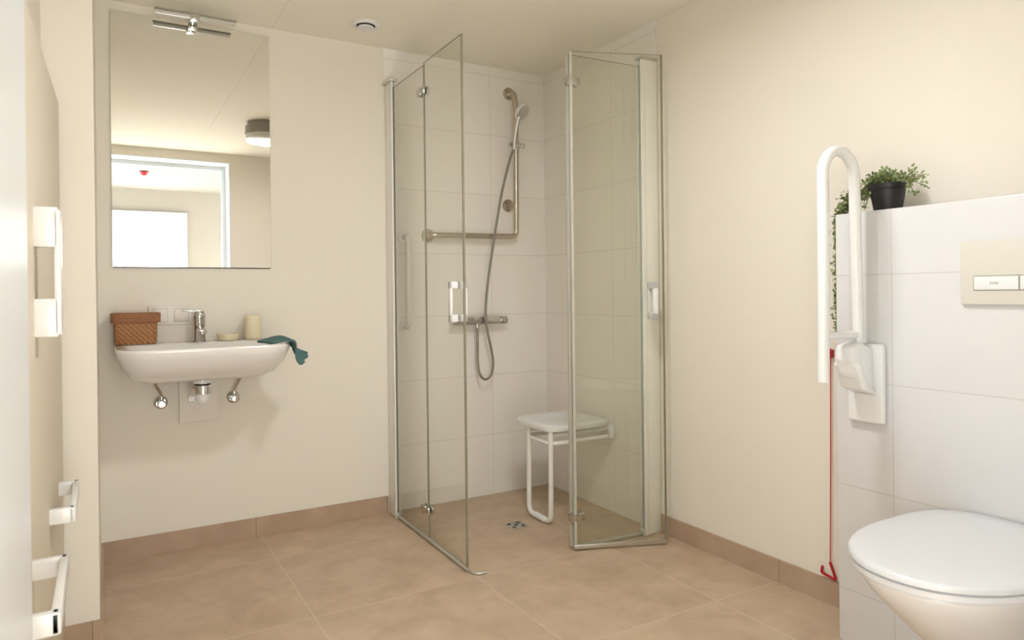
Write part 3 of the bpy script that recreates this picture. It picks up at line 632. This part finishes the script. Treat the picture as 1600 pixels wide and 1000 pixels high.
# ------------------------------------------------------------------ toilet
t = root('toilet', (BX, 0.89, 0.15), 'white wall-hung toilet with closed lid in the lower right corner', 'toilet')
def oval(xf, xb, hw, z, yc=0.892, n=48, p=2.35, ins=0.0):
    """D-shaped plan: round at the front (low x), squarer at the back"""
    out = []; xm = xf + (xb - xf) * 0.52
    for k in range(n):
        a = 2 * math.pi * k / n; c, s = math.cos(a), math.sin(a)
        e = 2 / 2.15 if c < 0 else 2 / 3.5
        rx = (xm - xf) if c < 0 else (xb - xm)
        out.append((xm + rx * math.copysign(abs(c) ** e, c), yc + hw * math.copysign(abs(s) ** e, s), z))
    return out
M['toilet'] = mat('toilet_ceramic', srgb(228, 227, 226), 0.15, coat=0.35); M['lid'] = mat('toilet_lid_white', srgb(226, 228, 231), 0.28, coat=0.2)
bm = newbm()
loft(bm, [oval(1.90, BX - .001, 0.070, 0.150), oval(1.86, BX - .001, 0.084, 0.158), oval(1.80, BX - .001, 0.102, 0.20), oval(1.73, BX - .001, 0.120, 0.26), oval(1.655, BX - .001, 0.139, 0.32), oval(1.580, BX - .001, 0.162, 0.385), oval(1.522, BX - .001, 0.184, 0.44), oval(1.492, BX - .001, 0.197, 0.478), oval(1.490, BX - .001, 0.199, 0.488), oval(1.494, BX - .001, 0.196, 0.492)])
obj('bowl', bm, M['toilet'], t, angle=60)
bm = newbm(); loft(bm, [oval(1.484, 2.045, 0.200, 0.4935), oval(1.476, 2.047, 0.207, 0.4955), oval(1.475, 2.047, 0.208, 0.508), oval(1.480, 2.045, 0.204, 0.5105)]); obj('seat', bm, M['lid'], t, angle=50)
bm = newbm(); loft(bm, [oval(1.480, 2.060, 0.206, 0.5125), oval(1.472, 2.063, 0.212, 0.5145), oval(1.471, 2.064, 0.213, 0.524), oval(1.475, 2.062, 0.210, 0.529), oval(1.486, 2.054, 0.202, 0.532), oval(1.55, 2.00, 0.15, 0.534), oval(1.68, 1.88, 0.05, 0.535)]); obj('lid', bm, M['lid'], t, angle=50)
for y in (0.82, 0.965):
    bm = newbm(); add_tube(bm, [(2.050, y - 0.022, 0.5015), (2.050, y + 0.022, 0.5015)], 0.0085, 14); plab(obj('hinge', bm, M['alu'], t), 'metal lid hinge')
# flush plate
t = root('flush_plate', (BX, 0.89, 1.19), 'pale grey square flush plate on the tiled boxing above the toilet', 'flush plate')
M['flush'] = mat('flush_plate_grey', srgb(222, 219, 208), 0.35)
bm = newbm(); bb(bm, BX - 0.012, BX - 0.0002, 0.745, 1.035, 1.103, 1.277, bevel=0.002); obj('plate', bm, M['flush'], t)
bm = newbm(); yA, yB, zA, zB = 0.783, 1.000, 1.142, 1.180
for a in ((yA, yB, zB, zB + .0015), (yA, yB, zA - .0015, zA), (yB, yB + .0015, zA, zB), (yA - .0015, yA, zA, zB), (0.8885, 0.8905, zA, zB)): bb(bm, BX - 0.0128, BX - 0.011, a[0], a[1], a[2], a[3])
obj('button_gap', bm, mat('shadow_gap', srgb(150, 146, 138), 0.6), t, smooth=False)
for y0, y1, lb in ((0.8915, 0.999, 'large'), (0.784, 0.8875, 'small')):
    bm = newbm(); bb(bm, BX - 0.0155, BX - 0.011, y0, y1, zA + .001, zB - .001, bevel=0.001); b_ = obj('button', bm, M['plastic'], t)
    if lb == 'large':
        bm = newbm()
        for i, (w_, yy) in enumerate(((.0045, .957), (.0035, .951), (.0045, .9455), (.0035, .940))): bb(bm, BX - 0.0159, BX - 0.0152, yy - w_ / 2, yy + w_ / 2, 1.158, 1.1635)
        plab(obj('imprint', bm, mat('imprint', srgb(185, 180, 172), 0.6), b_, smooth=False), 'tiny grey imprint')

# ------------------------------------------------------------------ fold-up support rail
t = root('folding_support_rail', (BX, 1.315, 0.74), 'white folded-up support rail beside the toilet, on the tiled boxing', 'grab rail')
yk = 1.315
bm = newbm(); bb(bm, BX - 0.022, BX - 0.0003, 1.255, 1.376, 0.730, 0.978, bevel=0.008, seg=3); obj('wall_plate', bm, M['plastic'], t)
bm = newbm()
xL, xR, rr = 1.852, 2.006, 0.076
path = [(xL - 0.006, yk, 0.872), (xL, yk, 1.30)] + [(x, yk, z) for x, z in [(a, b) for a, b in arc((xL + xR) / 2, 1.492, (xR - xL) / 2, 180, 0, 16)]] + [(xR + .004, yk, 1.30), (xR + 0.012, yk, 0.95)]
add_tube(bm, [path[0], (xL - 0.004, yk, 1.0), (xL - 0.001, yk, 1.2)] + path[1:], 0.0172, 20)
obj('rail', bm, M['plastic2'], t)
bm = newbm(); add_tube(bm, [(xL - 0.003, yk, 1.008), (xR + 0.01, yk, 1.008)], 0.0125, 16); obj('crossbar', bm, M['plastic2'], t)
bm = newbm()
def prism_y(bm, poly, y0, y1):
    a = [bm.verts.new((x, y0, z)) for x, z in poly]; b = [bm.verts.new((x, y1, z)) for x, z in poly]; n = len(poly)
    for k in range(n): bm.faces.new((a[k], a[(k + 1) % n], b[(k + 1) % n], b[k]))
    bm.faces.new(a[::-1]); bm.faces.new(b)
prism_y(bm, [(BX - .02, 0.965), (1.990, 0.985), (1.945, 0.975), (1.940, 0.935), (1.962, 0.880), (1.995, 0.848), (BX - .02, 0.835)], yk - 0.030, yk + 0.030)
bmesh.ops.bevel(bm, geom=list(bm.edges), offset=0.009, segments=3, profile=0.5, affect='EDGES')
obj('hinge_housing', bm, M['plastic'], t, angle=60)
bm = newbm(); prism_y(bm, [(1.965, 0.935), (1.948, 0.915), (1.985, 0.842), (BX - .018, 0.818), (BX - .018, 0.835), (1.998, 0.862)], yk - 0.037, yk + 0.037)
bmesh.ops.bevel(bm, geom=list(bm.edges), offset=0.004, segments=2, profile=0.5, affect='EDGES')
obj('release_lever', bm, M['plastic2'], t)

# ------------------------------------------------------------------ alarm pull cord
t = root('pull_cord', (R, 1.60, 0.15), 'thin red pull cord with a triangular grip hanging on the right wall', 'pull cord')
bm = newbm(); add_tube(bm, [(R - 0.012, 1.582, 0.935), (R - 0.012, 1.586, 0.53), (R - 0.012, 1.5915, 0.158)], 0.0023, 6); obj('cord', bm, M['redcord'], t)
bm = newbm(); bb(bm, R - 0.020, R - 0.0003, 1.575, 1.589, 0.900, 0.930, bevel=0.002); obj('clip', bm, M['red'], t)
bm = newbm(); add_tube(bm, rpath([(R - 0.014, 1.5915, 0.157), (R - 0.012, 1.568, 0.098), (R - 0.012, 1.628, 0.108), (R - 0.014, 1.622, 0.133)], 0.006, 4), 0.0052, 8); obj('grip', bm, M['red'], t)

# ------------------------------------------------------------------ plant
random.seed(7)
t = root('potted_plant', (2.16, 1.302, BZ), 'trailing green plant in a small black pot on the tiled boxing', 'potted plant')
px, py = 2.160, 1.302
bm = newbm(); add_lathe(bm, [(0.0, BZ + .0005), (0.040, BZ + .0005), (0.052, BZ + 0.070), (0.055, BZ + 0.072), (0.056, BZ + 0.088), (0.051, BZ + 0.088), (0.049, BZ + 0.072), (0.0, BZ + 0.070)], (px, py, 0)); plab(obj('pot', bm, M['pot'], t), 'black plastic pot')
bm = newbm(); add_lathe(bm, [(0.0, BZ + .070), (0.048, BZ + 0.070), (0.047, BZ + 0.080), (0.0, BZ + 0.084)], (px, py, 0)); obj('soil', bm, M['soil'], t)
leaves = newbm(); pale = newbm(); stems = newbm()
def leaf(bm, p, d, s):
    d = d.normalized(); a = Vector((random.uniform(-1, 1), random.uniform(-1, 1), random.uniform(-1, 1))); u = d.cross(a).normalized(); nrm = u.cross(d)
    P = [p, p + d * s * .35 + u * s * .30 + nrm * s * .06, p + d * s * .75 + u * s * .26 + nrm * s * .05, p + d * s + nrm * -s * .05, p + d * s * .75 - u * s * .26 + nrm * s * .05, p + d * s * .35 - u * s * .30 + nrm * s * .06]
    mid = p + d * s * .5 - nrm * s * .03
    V = [bm.verts.new(x) for x in P]; c = bm.verts.new(mid)
    for k in range(6): bm.faces.new((V[k], V[(k + 1) % 6], c))
def vine(pts, dens, s, tgt, spread=0.008):
    pp = smooth_pts(pts, 10); add_tube(stems, pp, 0.0012, 5)
    for i in range(len(pp) - 1):
        for _ in range(dens):
            q_ = pp[i].lerp(pp[i + 1], random.random()) + Vector([random.gauss(0, spread) for _ in range(3)])
            dd = Vector([random.gauss(0, 1) for _ in range(3)]) + Vector((0, 0, 0.3)); leaf(tgt, q_, dd, s * random.uniform(0.7, 1.2))
zt = BZ + 0.086
for k in range(26):
    a = random.uniform(0, 6.28); r = random.uniform(0.02, 0.075); tgt = leaves if random.random() < .7 else pale
    vine([(px + .01 * math.cos(a), py + .01 * math.sin(a), zt), (px + r * .6 * math.cos(a), py + r * .6 * math.sin(a), zt + 0.022 + random.uniform(0, .015)), (px + r * math.cos(a), py + r * math.sin(a), zt + random.uniform(-.005, .02))], 1, 0.015, tgt)
# sprays right and left of the pot
for tip in ((1.205, 1.515), (1.165, 1.492), (1.158, 1.450), (1.200, 1.430), (1.185, 1.480), (1.215, 1.465)):
    vine([(px, py - .01, zt), (px - .005, py - 0.055, zt + 0.012), (px - 0.02, 0.5 * (tip[0] + 1.23), 0.5 * (tip[1] + zt + .01)), (px - 0.03, tip[0], tip[1])], 1, 0.013, pale if random.random() < .6 else leaves, 0.006)
for k, tip in enumerate(((1.365, 1.425), (1.380, 1.450), (1.372, 1.470), (1.36, 1.405))):
    vine([(px, py + .01, zt), (px - .01, py + 0.045, zt + 0.015), (px - 0.03, tip[0], tip[1])], 2, 0.015, leaves if k % 2 else pale, 0.008)
for k in range(9):   # bunch over the far corner
    a, b = random.uniform(1.40, 1.455), random.uniform(1.415, 1.465)
    vine([(px, py + .02, zt), (px - .01, 1.385, BZ + 0.070), (px - 0.04 + random.uniform(-.02, .02), a, b)], 1, 0.015, leaves if k % 3 else pale, 0.008)
for k in range(4):   # strand hanging down beside the boxing
    o_ = random.uniform(-0.006, 0.006); x_ = 2.125 + 0.012 * k
    vine([(px, py + .03, zt), (x_, 1.425, BZ + 0.045), (x_, 1.452 + o_, BZ - 0.02), (x_, 1.458 - o_, 1.29), (x_, 1.452 + o_, 1.18), (x_, 1.458, 1.09), (x_, 1.455, 1.00 + 0.008 * k)], 6, 0.016, leaves if k % 2 else pale, 0.006)
fo = obj('foliage', leaves, M['leaf'], t, smooth=False); obj('pale_foliage', pale, M['leafpale'], t, smooth=False); obj('stems', stems, M['stem'], t)
